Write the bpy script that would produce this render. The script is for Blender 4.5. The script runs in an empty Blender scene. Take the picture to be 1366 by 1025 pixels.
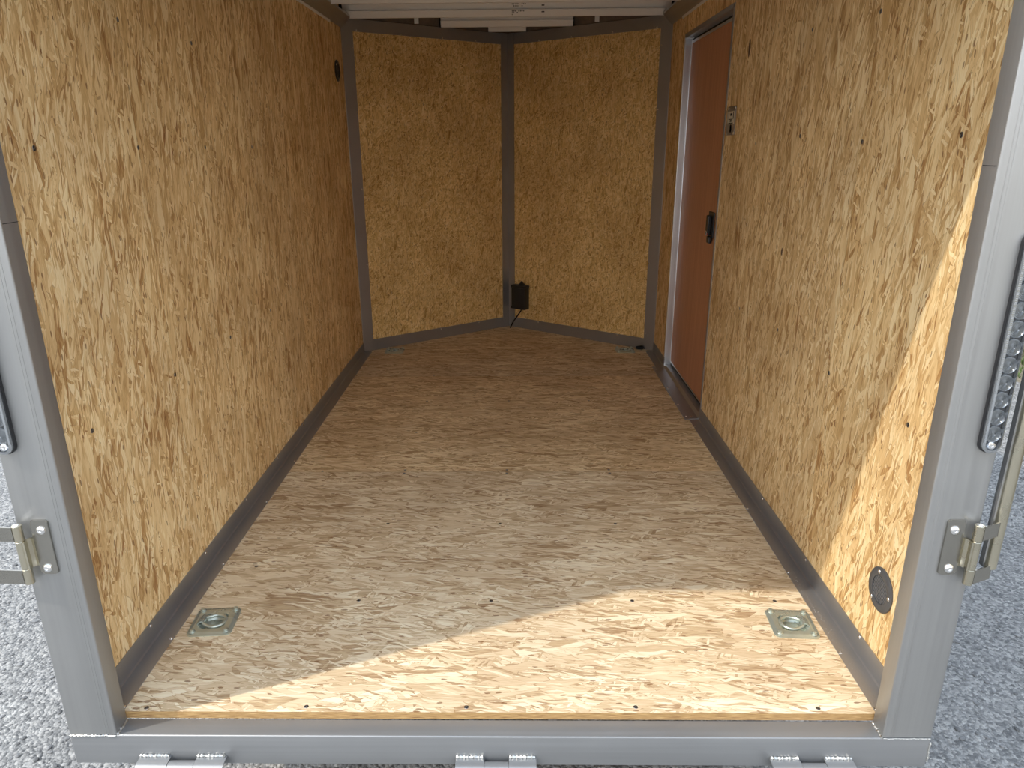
import bpy, bmesh, math, random
from mathutils import Vector, Matrix
random.seed(7)
C = bpy.context.scene.collection
SC = bpy.context.scene

# ------------------------------------------------------------------ camera
CAMP = (0.04208, -1.29252, 1.18072)
PITCH, YAW, ROLL, F = -18.95619, -0.88794, -0.45608, 973.925
SX, SY = -9.865, 15.8985
a, b, c = map(math.radians, (PITCH, YAW, ROLL))
fw = Vector((math.sin(b)*math.cos(a), math.cos(b)*math.cos(a), math.sin(a)))
rt = Vector((math.cos(b), -math.sin(b), 0)); up = rt.cross(fw)
r2 = rt*math.cos(c) + up*math.sin(c); u2 = -rt*math.sin(c) + up*math.cos(c)
cd = bpy.data.cameras.new('camera'); cam = bpy.data.objects.new('camera', cd); C.objects.link(cam)
M = Matrix((r2, u2, -fw)).transposed().to_4x4(); M.translation = CAMP
cam.matrix_world = M
cd.sensor_fit = 'HORIZONTAL'; cd.sensor_width = 36; cd.lens = F/1366*36
cd.shift_x = -SX/1366; cd.shift_y = SY/1366
cd.clip_start = 0.02; cd.clip_end = 500
SC.camera = cam

# ------------------------------------------------------------------ sky, sun, exposure
w = bpy.data.worlds.new('sky'); SC.world = w; w.use_nodes = True
nt = w.node_tree; nt.nodes.clear()
wo = nt.nodes.new('ShaderNodeOutputWorld'); bg = nt.nodes.new('ShaderNodeBackground')
tc = nt.nodes.new('ShaderNodeTexCoord'); sp = nt.nodes.new('ShaderNodeSeparateXYZ'); cr = nt.nodes.new('ShaderNodeValToRGB')
nt.links.new(tc.outputs['Generated'], sp.inputs[0]); nt.links.new(sp.outputs['Z'], cr.inputs[0])
cr.color_ramp.elements[0].position = 0.0; cr.color_ramp.elements[0].color = (1.0, 0.965, 0.90, 1)
cr.color_ramp.elements[1].position = 0.75; cr.color_ramp.elements[1].color = (0.66, 0.79, 0.98, 1)
nt.links.new(cr.outputs[0], bg.inputs[0]); nt.links.new(bg.outputs[0], wo.inputs[0])
bg.inputs[1].default_value = 2.08
SUN_E = 2.5
sd = bpy.data.lights.new('sun', 'SUN'); sd.energy = SUN_E; sd.angle = math.radians(0.9); sd.color = (1.0, 0.93, 0.82)
so = bpy.data.objects.new('sun', sd); C.objects.link(so)
so.rotation_euler = Vector((1, 0.437, -1.33)).to_track_quat('-Z', 'Y').to_euler()
so.location = (-4, -2, 6)
SC.view_settings.view_transform = 'Standard'; SC.view_settings.look = 'None'
SC.view_settings.gamma = 1; SC.view_settings.use_curve_mapping = False
SC.view_settings.exposure = 0.22
try:
    SC.cycles.use_denoising = True; SC.cycles.max_bounces = 8; SC.cycles.diffuse_bounces = 6; SC.cycles.use_adaptive_sampling = True; SC.cycles.adaptive_threshold = .035
    SC.cycles.sample_clamp_indirect = 6
except Exception: pass

# ------------------------------------------------------------------ dimensions (metres)
HW = .875; XI = .8212; XO = .9239; YP = -.0502; YB = -.003
YN, YA, H = 2.976, 3.6407, 1.823
TW, TF = .0565, .047
GZ = -.5
NA = math.atan2(YA-YN, HW)                     # slope of the nose panels
NL = math.hypot(YA-YN, HW)

# ------------------------------------------------------------------ materials
def newmat(name):
    m = bpy.data.materials.new(name); m.use_nodes = True
    n = m.node_tree.nodes; p = n['Principled BSDF']; return m, m.node_tree, p
def N(nt, t, **k):
    n = nt.nodes.new(t)
    for kk, v in k.items(): setattr(n, kk, v)
    return n
def ramp(nt, fac, stops):
    r = N(nt, 'ShaderNodeValToRGB'); e = r.color_ramp.elements
    while len(e) < len(stops): e.new(0.5)
    for i, (p, col) in enumerate(stops):
        e[i].position = p; e[i].color = (*col, 1)
    nt.links.new(fac, r.inputs[0]); return r.outputs[0]
def mth(nt, op, x, y=None, z=None, clamp=False):
    m = N(nt, 'ShaderNodeMath', operation=op); m.use_clamp = clamp
    for i, v in enumerate((x, y, z)):
        if v is None: continue
        if isinstance(v, (int, float)): m.inputs[i].default_value = v
        else: nt.links.new(v, m.inputs[i])
    return m.outputs[0]
def mixf(nt, f, x, y):
    m = N(nt, 'ShaderNodeMix', data_type='FLOAT')
    for i, v in ((0, f), (2, x), (3, y)):
        if isinstance(v, (int, float)): m.inputs[i].default_value = v
        else: nt.links.new(v, m.inputs[i])
    return m.outputs[0]
def mixc(nt, f, x, y, mode='MIX'):
    m = N(nt, 'ShaderNodeMix', data_type='RGBA', blend_type=mode)
    for i, v in ((0, f), (6, x), (7, y)):
        if isinstance(v, (int, float)): m.inputs[i].default_value = v
        elif isinstance(v, tuple): m.inputs[i].default_value = (*v, 1)
        else: nt.links.new(v, m.inputs[i])
    return m.outputs[2]

# strand board: layers of long flat flakes, each layer turned its own way
def osb_material(name, tones, layers, bump=.12, tint=None):
    m, nt, p = newmat(name); L = nt.links
    tc = N(nt, 'ShaderNodeTexCoord'); oi = N(nt, 'ShaderNodeObjectInfo')
    off = N(nt, 'ShaderNodeVectorMath', operation='SCALE')
    cmb = N(nt, 'ShaderNodeCombineXYZ'); L.new(oi.outputs['Random'], cmb.inputs[0])
    r2_ = mth(nt, 'MULTIPLY', oi.outputs['Random'], 3.7); L.new(r2_, cmb.inputs[1])
    L.new(cmb.outputs[0], off.inputs[0]); off.inputs['Scale'].default_value = 23.0
    v0 = N(nt, 'ShaderNodeVectorMath', operation='ADD'); L.new(tc.outputs['Object'], v0.inputs[0]); L.new(off.outputs[0], v0.inputs[1])
    wn = N(nt, 'ShaderNodeTexNoise', noise_dimensions='2D'); wn.inputs['Scale'].default_value = 16; wn.inputs['Detail'].default_value = 2
    L.new(v0.outputs[0], wn.inputs['Vector'])
    ws = N(nt, 'ShaderNodeVectorMath', operation='MULTIPLY_ADD'); L.new(wn.outputs['Color'], ws.inputs[0])
    ws.inputs[1].default_value = (.012, .012, 0); L.new(v0.outputs[0], ws.inputs[2])
    V = ws.outputs[0]
    # one fine grain running with the board
    gv = N(nt, 'ShaderNodeVectorMath', operation='MULTIPLY'); L.new(V, gv.inputs[0]); gv.inputs[1].default_value = (480, 26, 0)
    gn = N(nt, 'ShaderNodeTexNoise', noise_dimensions='2D'); gn.inputs['Detail'].default_value = 2; gn.inputs['Scale'].default_value = 1
    L.new(gv.outputs[0], gn.inputs['Vector'])
    val = hgt = edge = None
    for i, (ang, ln, wd, prob, ed) in enumerate(layers):
        rot = N(nt, 'ShaderNodeVectorRotate', rotation_type='Z_AXIS'); rot.inputs['Angle'].default_value = math.radians(ang)
        L.new(V, rot.inputs['Vector'])
        mp = N(nt, 'ShaderNodeVectorMath', operation='MULTIPLY_ADD'); L.new(rot.outputs[0], mp.inputs[0])
        mp.inputs[1].default_value = (1/wd, 1/ln, 0); mp.inputs[2].default_value = (i*3.31, i*7.77, 0)
        vo = N(nt, 'ShaderNodeTexVoronoi', voronoi_dimensions='2D', feature='F1', distance='EUCLIDEAN'); vo.inputs['Scale'].default_value = 1
        L.new(mp.outputs[0], vo.inputs['Vector'])
        s = N(nt, 'ShaderNodeSeparateColor'); L.new(vo.outputs['Color'], s.inputs[0])
        if ed:
            ve = N(nt, 'ShaderNodeTexVoronoi', voronoi_dimensions='2D', feature='DISTANCE_TO_EDGE'); ve.inputs['Scale'].default_value = 1
            L.new(mp.outputs[0], ve.inputs['Vector'])
            d = mth(nt, 'LESS_THAN', ve.outputs['Distance'], ed)
            d = mth(nt, 'MULTIPLY', d, mth(nt, 'GREATER_THAN', s.outputs[2], .35))
        else:
            d = mth(nt, 'GREATER_THAN', vo.outputs['Distance'], .74)
        if val is None: val, hgt, edge = s.outputs[1], s.outputs[2], d
        else:
            mk = mth(nt, 'LESS_THAN', s.outputs[0], prob)
            val = mixf(nt, mk, val, s.outputs[1]); hgt = mixf(nt, mk, hgt, s.outputs[2]); edge = mixf(nt, mk, edge, d)
    val = mth(nt, 'ADD', val, mth(nt, 'MULTIPLY', mth(nt, 'SUBTRACT', gn.outputs[0], .5), .7))
    col = ramp(nt, val, tones)
    col = mixc(nt, mth(nt, 'MULTIPLY', edge, .6), col, (.36, .20, .085))
    # small dark chips of bark
    ch = N(nt, 'ShaderNodeTexVoronoi', voronoi_dimensions='2D', feature='F1'); ch.inputs['Scale'].default_value = 1
    cm = N(nt, 'ShaderNodeVectorMath', operation='MULTIPLY'); L.new(V, cm.inputs[0]); cm.inputs[1].default_value = (150, 48, 0)
    L.new(cm.outputs[0], ch.inputs['Vector']); cs = N(nt, 'ShaderNodeSeparateColor'); L.new(ch.outputs['Color'], cs.inputs[0])
    chip = mth(nt, 'MULTIPLY', mth(nt, 'LESS_THAN', cs.outputs[0], .02), mth(nt, 'LESS_THAN', ch.outputs['Distance'], .36))
    col = mixc(nt, mth(nt, 'MULTIPLY', chip, .75), col, (.20, .09, .035))
    bn = N(nt, 'ShaderNodeTexNoise', noise_dimensions='2D'); bn.inputs['Scale'].default_value = 3.4; bn.inputs['Detail'].default_value = 3
    L.new(v0.outputs[0], bn.inputs['Vector'])
    br = ramp(nt, bn.outputs[0], [(.35, (.90, .87, .84)), (.65, (1.05, 1.05, 1.04))])
    col = mixc(nt, 1.0, col, br, 'MULTIPLY')
    pt = ramp(nt, oi.outputs['Random'], [(.2, (1.03, 1.0, .94)), (.8, (.955, .965, .99))])
    col = mixc(nt, 1.0, col, pt, 'MULTIPLY')
    if tint: col = mixc(nt, 1.0, col, tint, 'MULTIPLY')
    L.new(col, p.inputs['Base Color'])
    p.inputs['Roughness'].default_value = .7; p.inputs['Specular IOR Level'].default_value = .16
    hh = mth(nt, 'SUBTRACT', hgt, mth(nt, 'MULTIPLY', edge, .8))
    bp_ = N(nt, 'ShaderNodeBump'); bp_.inputs['Strength'].default_value = bump; bp_.inputs['Distance'].default_value = .0012
    L.new(hh, bp_.inputs['Height']); L.new(bp_.outputs[0], p.inputs['Normal'])
    return m
T_WALL = [(0, (.40, .21, .08)), (.12, (.60, .38, .16)), (.4, (.76, .53, .26)), (.7, (.86, .64, .34)), (1, (.95, .78, .48))]
T_NOSE = [(0, (.40, .21, .06)), (.12, (.60, .37, .12)), (.4, (.76, .50, .19)), (.7, (.86, .60, .26)), (1, (.93, .72, .37))]
T_FLOOR = [(0, (.38, .24, .13)), (.12, (.55, .40, .23)), (.4, (.69, .53, .34)), (.7, (.78, .63, .42)), (1, (.88, .77, .56))]
LAY_WALL = [(0, .06, .007, 1, .05), (14, .10, .017, .45, .03), (-17, .085, .015, .42, .035), (40, .05, .009, .2, .05), (-62, .03, .006, .14, 0),
            (5, .17, .026, .25, .018), (-7, .12, .020, .25, .022), (22, .055, .007, .24, 0), (3, .04, .0035, .22, 0)]
LAY_NOSE = [(0, .035, .006, 1, 0), (25, .045, .009, .5, .05), (-35, .04, .008, .45, .05), (70, .03, .006, .3, 0), (-75, .025, .005, .25, 0),
            (10, .08, .013, .18, .04), (48, .03, .004, .28, 0), (-5, .025, .003, .3, 0)]
M_WALL = osb_material('strand_board_wall', T_WALL, LAY_WALL)
M_NOSE = osb_material('strand_board_nose', T_NOSE, LAY_NOSE)
M_FLOOR = osb_material('strand_board_floor', T_FLOOR, LAY_WALL)

def edge_mat():
    m, nt, p = newmat('strand_board_edge'); L = nt.links
    tc = N(nt, 'ShaderNodeTexCoord'); mp = N(nt, 'ShaderNodeMapping'); mp.inputs['Scale'].default_value = (30, 30, 900)
    L.new(tc.outputs['Object'], mp.inputs[0]); n = N(nt, 'ShaderNodeTexNoise'); n.inputs['Scale'].default_value = 1; n.inputs['Detail'].default_value = 4
    L.new(mp.outputs[0], n.inputs['Vector'])
    L.new(ramp(nt, n.outputs[0], [(.3, (.20, .10, .035)), (.55, (.46, .28, .11)), (.75, (.62, .43, .20))]), p.inputs['Base Color'])
    p.inputs['Roughness'].default_value = .8
    return m
M_EDGE = edge_mat()

def metal(name, col, rough=.38, scale=(2, 2, 60), var=.12, bump=.0, metallic=1.0, blotch=.1):
    m, nt, p = newmat(name); L = nt.links
    tc = N(nt, 'ShaderNodeTexCoord'); mp = N(nt, 'ShaderNodeMapping'); mp.inputs['Scale'].default_value = scale
    L.new(tc.outputs['Object'], mp.inputs[0])
    n = N(nt, 'ShaderNodeTexNoise'); n.inputs['Scale'].default_value = 1; n.inputs['Detail'].default_value = 5
    L.new(mp.outputs[0], n.inputs['Vector'])
    n2 = N(nt, 'ShaderNodeTexNoise'); n2.inputs['Scale'].default_value = 6; n2.inputs['Detail'].default_value = 6
    L.new(tc.outputs['Object'], n2.inputs['Vector'])
    s = mth(nt, 'ADD', mth(nt, 'MULTIPLY', mth(nt, 'SUBTRACT', n.outputs[0], .5), var*2), mth(nt, 'MULTIPLY', mth(nt, 'SUBTRACT', n2.outputs[0], .5), blotch*2))
    f = mth(nt, 'ADD', s, .5, clamp=True)
    lo = tuple(x*.78 for x in col); hi = tuple(min(1, x*1.18) for x in col)
    L.new(ramp(nt, f, [(.2, lo), (.8, hi)]), p.inputs['Base Color'])
    p.inputs['Metallic'].default_value = metallic
    L.new(mth(nt, 'ADD', mth(nt, 'MULTIPLY', s, .5), rough, clamp=True), p.inputs['Roughness'])
    if bump:
        b_ = N(nt, 'ShaderNodeBump'); b_.inputs['Strength'].default_value = bump; b_.inputs['Distance'].default_value = .0004
        L.new(n.outputs[0], b_.inputs['Height']); L.new(b_.outputs[0], p.inputs['Normal'])
    return m
M_POST = metal('mill_aluminium_tube', (.37, .37, .365), .42, (90, 90, 1.5), .2, .15, metallic=.7)
M_SILL = metal('mill_aluminium_sill', (.27, .275, .28), .40, (1.5, 60, 90), .2, .12, metallic=.5)
M_TRIM = metal('aluminium_trim', (.39, .39, .40), .40, (1.5, 1.5, 1.5), .05, blotch=.16, metallic=.8)
M_ZINC = metal('zinc_plated_steel', (.50, .54, .47), .30, (40, 40, 40), .15, blotch=.3, metallic=.65)
M_HINGE = metal('hinge_steel', (.36, .345, .31), .22, (30, 30, 30), .12, blotch=.2, metallic=.95)
M_BRASSY = metal('yellow_zinc_steel', (.56, .52, .41), .3, (30, 30, 10), .15, blotch=.25)
M_BOW = metal('galvanised_roof_bow', (.90, .89, .84), .5, (3, 20, 20), .05, metallic=.2, blotch=.04)
M_SCREW = metal('bright_screw', (.9, .9, .9), .22, (5, 5, 5), .02)
M_WELD = metal('weld_metal', (.6, .6, .58), .45, (300, 300, 300), .3, .5)
M_JAMB = metal('satin_door_jamb', (.78, .80, .83), .32, (60, 60, 2), .1)
M_STEELD = metal('dark_screw', (.22, .22, .23), .4, (5, 5, 5), .05)
def plain(name, col, rough=.5, spec=.5, var=.15, scale=30):
    m, nt, p = newmat(name)
    tc = N(nt, 'ShaderNodeTexCoord'); n = N(nt, 'ShaderNodeTexNoise'); n.inputs['Scale'].default_value = scale; n.inputs['Detail'].default_value = 3
    nt.links.new(tc.outputs['Object'], n.inputs['Vector'])
    nt.links.new(ramp(nt, n.outputs[0], [(.3, tuple(x*(1-var) for x in col)), (.7, tuple(x*(1+var) for x in col))]), p.inputs['Base Color'])
    p.inputs['Roughness'].default_value = rough; p.inputs['Specular IOR Level'].default_value = spec
    return m
M_BLACK = plain('black_plastic', (.018, .018, .02), .42)
M_SLAT = plain('grey_vent_slat', (.11, .11, .113), .5)
M_VENT = plain('charcoal_plastic', (.07, .071, .075), .4)
M_DARK = plain('dark_hollow', (.004, .004, .005), .9, .0)
M_RUBBER = plain('black_rubber_seal', (.012, .012, .012), .6, .2)
M_ROOF = plain('roof_lining', (.16, .12, .09), .6)
M_ROOFW = plain('white_roof_sheet', (.74, .72, .68), .5, var=.05)
M_SKIN = plain('dark_outer_skin', (.05, .05, .055), .35)
M_INK = plain('ink', (.05, .05, .05), .8, .1)
M_PAPER = plain('sticker_paper', (.62, .56, .44), .6)
M_RED = plain('red_mark', (.5, .06, .03), .5)
M_WHITE = plain('white_mark', (.7, .7, .68), .5)
def door_mat():
    m, nt, p = newmat('luan_plywood'); L = nt.links
    tc = N(nt, 'ShaderNodeTexCoord'); mp = N(nt, 'ShaderNodeMapping'); mp.inputs['Scale'].default_value = (30, 30, 1.2)
    L.new(tc.outputs['Object'], mp.inputs[0]); n = N(nt, 'ShaderNodeTexNoise'); n.inputs['Scale'].default_value = 2; n.inputs['Detail'].default_value = 5
    L.new(mp.outputs[0], n.inputs['Vector'])
    L.new(ramp(nt, n.outputs[0], [(.3, (.46, .21, .11)), (.7, (.56, .27, .145))]), p.inputs['Base Color'])
    p.inputs['Roughness'].default_value = .5
    return m
M_DOOR = door_mat()
def ground_mat():
    m, nt, p = newmat('coarse_asphalt'); L = nt.links
    tc = N(nt, 'ShaderNodeTexCoord')
    v = N(nt, 'ShaderNodeTexVoronoi', feature='F1'); v.inputs['Scale'].default_value = 110; L.new(tc.outputs['Object'], v.inputs['Vector'])
    v2 = N(nt, 'ShaderNodeTexVoronoi', feature='F1'); v2.inputs['Scale'].default_value = 38; L.new(tc.outputs['Object'], v2.inputs['Vector'])
    n = N(nt, 'ShaderNodeTexNoise'); n.inputs['Scale'].default_value = 9; n.inputs['Detail'].default_value = 8; L.new(tc.outputs['Object'], n.inputs['Vector'])
    s = N(nt, 'ShaderNodeSeparateColor'); L.new(v.outputs['Color'], s.inputs[0])
    f = mth(nt, 'ADD', mth(nt, 'MULTIPLY', s.outputs[0], .6), mth(nt, 'MULTIPLY', n.outputs[0], .5))
    L.new(ramp(nt, f, [(.15, (.10, .10, .10)), (.5, (.225, .222, .215)), (.85, (.39, .38, .36)), (1, (.62, .60, .56))]), p.inputs['Base Color'])
    p.inputs['Roughness'].default_value = .85
    hh = mth(nt, 'ADD', mth(nt, 'MULTIPLY', v.outputs['Distance'], -.6), mth(nt, 'ADD', mth(nt, 'MULTIPLY', v2.outputs['Distance'], -.9), n.outputs[0]))
    b_ = N(nt, 'ShaderNodeBump'); b_.inputs['Strength'].default_value = .9; b_.inputs['Distance'].default_value = .012
    L.new(hh, b_.inputs['Height']); L.new(b_.outputs[0], p.inputs['Normal'])
    return m
M_GROUND = ground_mat()
M_GRASS = plain('grass_blades', (.10, .16, .045), .6, var=.6, scale=6)
M_SOIL = plain('dry_verge_soil', (.20, .17, .12), .9, var=.4, scale=40)
M_LEAF = plain('shrub_leaf', (.02, .045, .018), .6, var=.5, scale=12)
M_STONE = plain('loose_stone', (.2, .2, .2), .85, var=.5, scale=15)
def lens_mat():
    m, nt, p = newmat('clear_lamp_optic'); 
    p.inputs['Base Color'].default_value = (.46, .48, .50, 1); p.inputs['Metallic'].default_value = .9
    p.inputs['Roughness'].default_value = .16; p.inputs['Coat Weight'].default_value = .6
    return m
M_LENS = lens_mat()
def glass_mat():
    m, nt, p = newmat('clear_plastic_cover')
    p.inputs['Base Color'].default_value = (.95, .97, 1, 1); p.inputs['Roughness'].default_value = .03
    p.inputs['Transmission Weight'].default_value = 1.0; p.inputs['IOR'].default_value = 1.2
    return m
M_CLEAR = glass_mat()

# ------------------------------------------------------------------ helpers
def obj(name, bm, mats, parent=None, smooth=False, mw=None):
    me = bpy.data.meshes.new(name); bm.normal_update(); bm.to_mesh(me); bm.free()
    for m in (mats if isinstance(mats, (list, tuple)) else [mats]): me.materials.append(m)
    o = bpy.data.objects.new(name, me); C.objects.link(o)
    if parent: o.parent = parent
    if mw is not None: o.matrix_basis = mw
    if smooth:
        for pl in me.polygons: pl.use_smooth = True
        try: me.set_sharp_from_angle(angle=math.radians(38))
        except Exception: pass
    return o
def empty(name, loc=(0, 0, 0), rz=0, parent=None):
    o = bpy.data.objects.new(name, None); C.objects.link(o); o.location = loc; o.rotation_euler = (0, 0, rz)
    o.empty_display_size = .05
    if parent: o.parent = parent
    return o
def thing(name, label, cat, loc=(0, 0, 0), group=None, mw=None):
    o = empty(name, loc); o['label'] = label; o['category'] = cat
    if group: o['group'] = group
    if mw is not None: o.matrix_basis = mw
    return o
def structure(name):
    o = empty(name); o['kind'] = 'structure'; return o
def box(bm, x0, x1, y0, y1, z0, z1, bev=0, seg=2, mi=0):
    g = bmesh.ops.create_cube(bm, size=1)
    vs = g['verts']
    for v in vs:
        v.co = Vector(((x0+x1)/2+v.co.x*(x1-x0), (y0+y1)/2+v.co.y*(y1-y0), (z0+z1)/2+v.co.z*(z1-z0)))
    es = list({e for v in vs for e in v.link_edges}); fs = {f for v in vs for f in v.link_faces}
    for f in fs: f.material_index = mi
    if bev: bmesh.ops.bevel(bm, geom=es, offset=bev, segments=seg, affect='EDGES', profile=.5)
    return bm
def bx(*a, **k): return box(bmesh.new(), *a, **k)
def cyl(bm, p, q, r, seg=20, r2=None, caps=True):
    p, q = Vector(p), Vector(q); d = q-p
    mt = Matrix.Translation((p+q)/2) @ d.to_track_quat('Z', 'Y').to_matrix().to_4x4()
    bmesh.ops.create_cone(bm, cap_ends=caps, segments=seg, radius1=r, radius2=r if r2 is None else r2, depth=d.length, matrix=mt)
    return bm
def lathe(bm, prof, seg=32, mt=Matrix()):
    rings = []
    for r, z in prof:
        if r < 1e-6: rings.append([bm.verts.new(mt @ Vector((0, 0, z)))])
        else: rings.append([bm.verts.new(mt @ Vector((r*math.cos(2*math.pi*i/seg), r*math.sin(2*math.pi*i/seg), z))) for i in range(seg)])
    for A, B in zip(rings, rings[1:]):
        for i in range(seg):
            j = (i+1) % seg
            if len(A) == 1 and len(B) == 1: continue
            if len(A) == 1: bm.faces.new((A[0], B[i], B[j]))
            elif len(B) == 1: bm.faces.new((A[i], A[j], B[0]))
            else: bm.faces.new((A[i], A[j], B[j], B[i]))
    return bm
def prism(bm, pts, z0, z1, mt=Matrix(), mi=0):
    lo = [bm.verts.new(mt @ Vector((x, y, z0))) for x, y in pts]; hi = [bm.verts.new(mt @ Vector((x, y, z1))) for x, y in pts]
    fs = [bm.faces.new(hi), bm.faces.new(lo[::-1])]
    n = len(pts)
    for i in range(n): fs.append(bm.faces.new((lo[i], lo[(i+1) % n], hi[(i+1) % n], hi[i])))
    for f in fs: f.material_index = mi
    return fs
def rrect(w, h, r, seg=5, cx=0, cy=0):
    pts = []
    for sx, sy, a0 in ((1, 1, 0), (-1, 1, 90), (-1, -1, 180), (1, -1, 270)):
        for k in range(seg+1):
            t = math.radians(a0+90*k/seg); pts.append((cx+sx*(w/2-r)+r*math.cos(t), cy+sy*(h/2-r)+r*math.sin(t)))
    return pts
def tube(bm, pts, r, seg=10, closed=False):
    pts = [Vector(p) for p in pts]; n = len(pts); rings = []
    up = Vector((0, 0, 1)); prev = None
    for i, p in enumerate(pts):
        if closed: t = (pts[(i+1) % n]-pts[i-1]).normalized()
        else: t = (pts[min(i+1, n-1)]-pts[max(i-1, 0)]).normalized()
        if prev is None:
            u = t.orthogonal().normalized()
        else:
            u = (prev - t*prev.dot(t)).normalized()
        prev = u; v = t.cross(u); rr = r[i] if isinstance(r, (list, tuple)) else r
        rings.append([bm.verts.new(p+u*rr*math.cos(2*math.pi*k/seg)+v*rr*math.sin(2*math.pi*k/seg)) for k in range(seg)])
    for i in range(n if closed else n-1):
        A, B = rings[i], rings[(i+1) % n]
        for k in range(seg): bm.faces.new((A[k], A[(k+1) % seg], B[(k+1) % seg], B[k]))
    if not closed: bm.faces.new(rings[0][::-1]); bm.faces.new(rings[-1])
    return bm
def frame(o, x, y):
    x, y = Vector(x).normalized(), Vector(y).normalized(); z = x.cross(y)
    m = Matrix((x, y, z)).transposed().to_4x4(); m.translation = Vector(o); return m
def clean(bm): bmesh.ops.recalc_face_normals(bm, faces=bm.faces); return bm

# one sheet of strand board: face at local z = 0, thickness below, grain along local Y
def sheet(name, w_, h_, t, o, xa, ya, mat, parent, holes=()):
    bm = bx(0, w_, 0, h_, -t, 0)
    for f in bm.faces:
        if abs(f.normal.z) < .5: f.material_index = 1
    ob = obj(name, bm, [mat, M_EDGE], parent, mw=frame(o, xa, ya))
    for (hx, hy, hr) in holes:
        cb = cyl(bmesh.new(), (hx, hy, -t-.02), (hx, hy, .02), hr, 32)
        co = obj('cutter', cb, M_EDGE, parent, mw=frame(o, xa, ya))
        md = ob.modifiers.new('cut', 'BOOLEAN'); md.operation = 'DIFFERENCE'; md.object = co; md.solver = 'EXACT'
        dg = bpy.context.evaluated_depsgraph_get(); me = bpy.data.meshes.new_from_object(ob.evaluated_get(dg))
        ob.modifiers.clear(); ob.data = me; bpy.data.objects.remove(co)
    return ob
_screw = {}
def screw(parent, p, n, r=.0042, mat=None, h=.0016, name='screw'):
    mat = mat or M_SCREW
    key = (round(r, 5), mat.name)
    if key not in _screw:
        bm = lathe(bmesh.new(), [(r*1.15, -.0006), (r*1.15, h*.25), (r*.8, h*.8), (r*.42, h), (r*.36, h*.4), (0, h*.35)], 12)
        me = bpy.data.meshes.new('screw'); clean(bm); bm.to_mesh(me); bm.free(); me.materials.append(mat)
        for q in me.polygons: q.use_smooth = True
        _screw[key] = me
    o = bpy.data.objects.new(name, _screw[key]); C.objects.link(o); o.parent = parent
    o.matrix_basis = Matrix.Translation(p) @ Vector(n).to_track_quat('Z', 'Y').to_matrix().to_4x4()
    return o

# ------------------------------------------------------------------ ground
bm = bmesh.new()
g = structure('ground')
obj('asphalt', bx(-60, 3.75, -60, 60, GZ-.3, GZ), M_GROUND, g)
obj('verge_soil', bx(3.75, 60, -60, 60, GZ-.3, GZ-.005), M_SOIL, g)

# ------------------------------------------------------------------ floor
RINGS = [(-.750, .320, .07), (.757, .315, -.06), (-.692, 2.995, .03), (.706, 2.988, -.03)]
fl = structure('floor')
ys = [0, 1.255, 2.474]
for i, (y0, y1) in enumerate(((0, 1.2545), (1.2555, 2.4735), (2.4745, 3.62))):
    hs = [(y-y0, x, .0385) for x, y, rz in RINGS if y0 < y < y1]     # local X runs along world y, local Y across
    if i < 2:
        # local x = world y ; local y = -world x
        o = sheet('floor_panel', y1-y0, 1.745, .0184, (.8725, y0, 0), (0, 1, 0), (-1, 0, 0), M_FLOOR, fl,
                  [(y-y0, .8725-x, .0385) for x, y, rz in RINGS if y0 < y < y1])
    else:
        bm = bmesh.new()
        e = .003
        pts = [(0, 0), (YN-y0, 0), (YA-e-y0, .8725), (YN-y0, 1.745), (0, 1.745)]
        fs = prism(bm, pts, -.0184, 0)
        clean(bm)
        for f in bm.faces: f.material_index = 0 if abs(f.normal.z) > .5 else 1
        ob = obj('floor_panel', bm, [M_FLOOR, M_EDGE], fl, mw=frame((.8725, y0, 0), (0, 1, 0), (-1, 0, 0)))
        for x, y, rz in RINGS[2:]:
            co = obj('cutter', cyl(bmesh.new(), (y-y0, .8725-x, -.05), (y-y0, .8725-x, .05), .0385, 32), M_EDGE, fl, mw=ob.matrix_basis.copy())
            md = ob.modifiers.new('cut', 'BOOLEAN'); md.operation = 'DIFFERENCE'; md.object = co; md.solver = 'EXACT'
            dg = bpy.context.evaluated_depsgraph_get(); me = bpy.data.meshes.new_from_object(ob.evaluated_get(dg))
            ob.modifiers.clear(); ob.data = me; bpy.data.objects.remove(co)
for (x, y) in [(-.782, .011), (-.426, .016), (-.069, .016), (.307, .018), (.708, .016), (-.026, .416), (.747, .417), (-.39, .417), (.36, .417),
               (-.73, .588), (-.01, .847), (-.38, .847), (.37, .847), (-.383, 1.24), (.009, 1.24), (.4, 1.24), (-.383, 1.27), (.009, 1.27), (.4, 1.27), (-.7, 1.26),
               (-.39, 1.66), (0, 1.66), (.4, 1.66), (-.39, 2.07), (.01, 2.07), (.4, 2.07), (.0, 2.49), (-.4, 2.49), (.4, 2.49)]:
    screw(fl, (x, y, 0), (0, 0, 1), .0047, M_STEELD, .0006)
# cross members under the floor
under = structure('trim_1'); 
for k in range(9):
    obj('cross_member', bx(-.87, .87, .30+k*.406, .335+k*.406, -.105, -.0185), M_TRIM, under)

# ------------------------------------------------------------------ side walls
T = .0095
wl = structure('wall_left')
segs = [(0, .5745), (.5755, 1.7935), (1.7945, YN)]
for y0, y1 in segs:
    sheet('wall_panel', y1-y0, 1.90, T, (-HW, y0, -.018), (0, 1, 0), (0, 0, 1), M_WALL, wl)
wr = structure('wall_right')
DY0, DY1, DZ0, DZ1 = 1.806, 2.631, .018, 1.669
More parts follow.
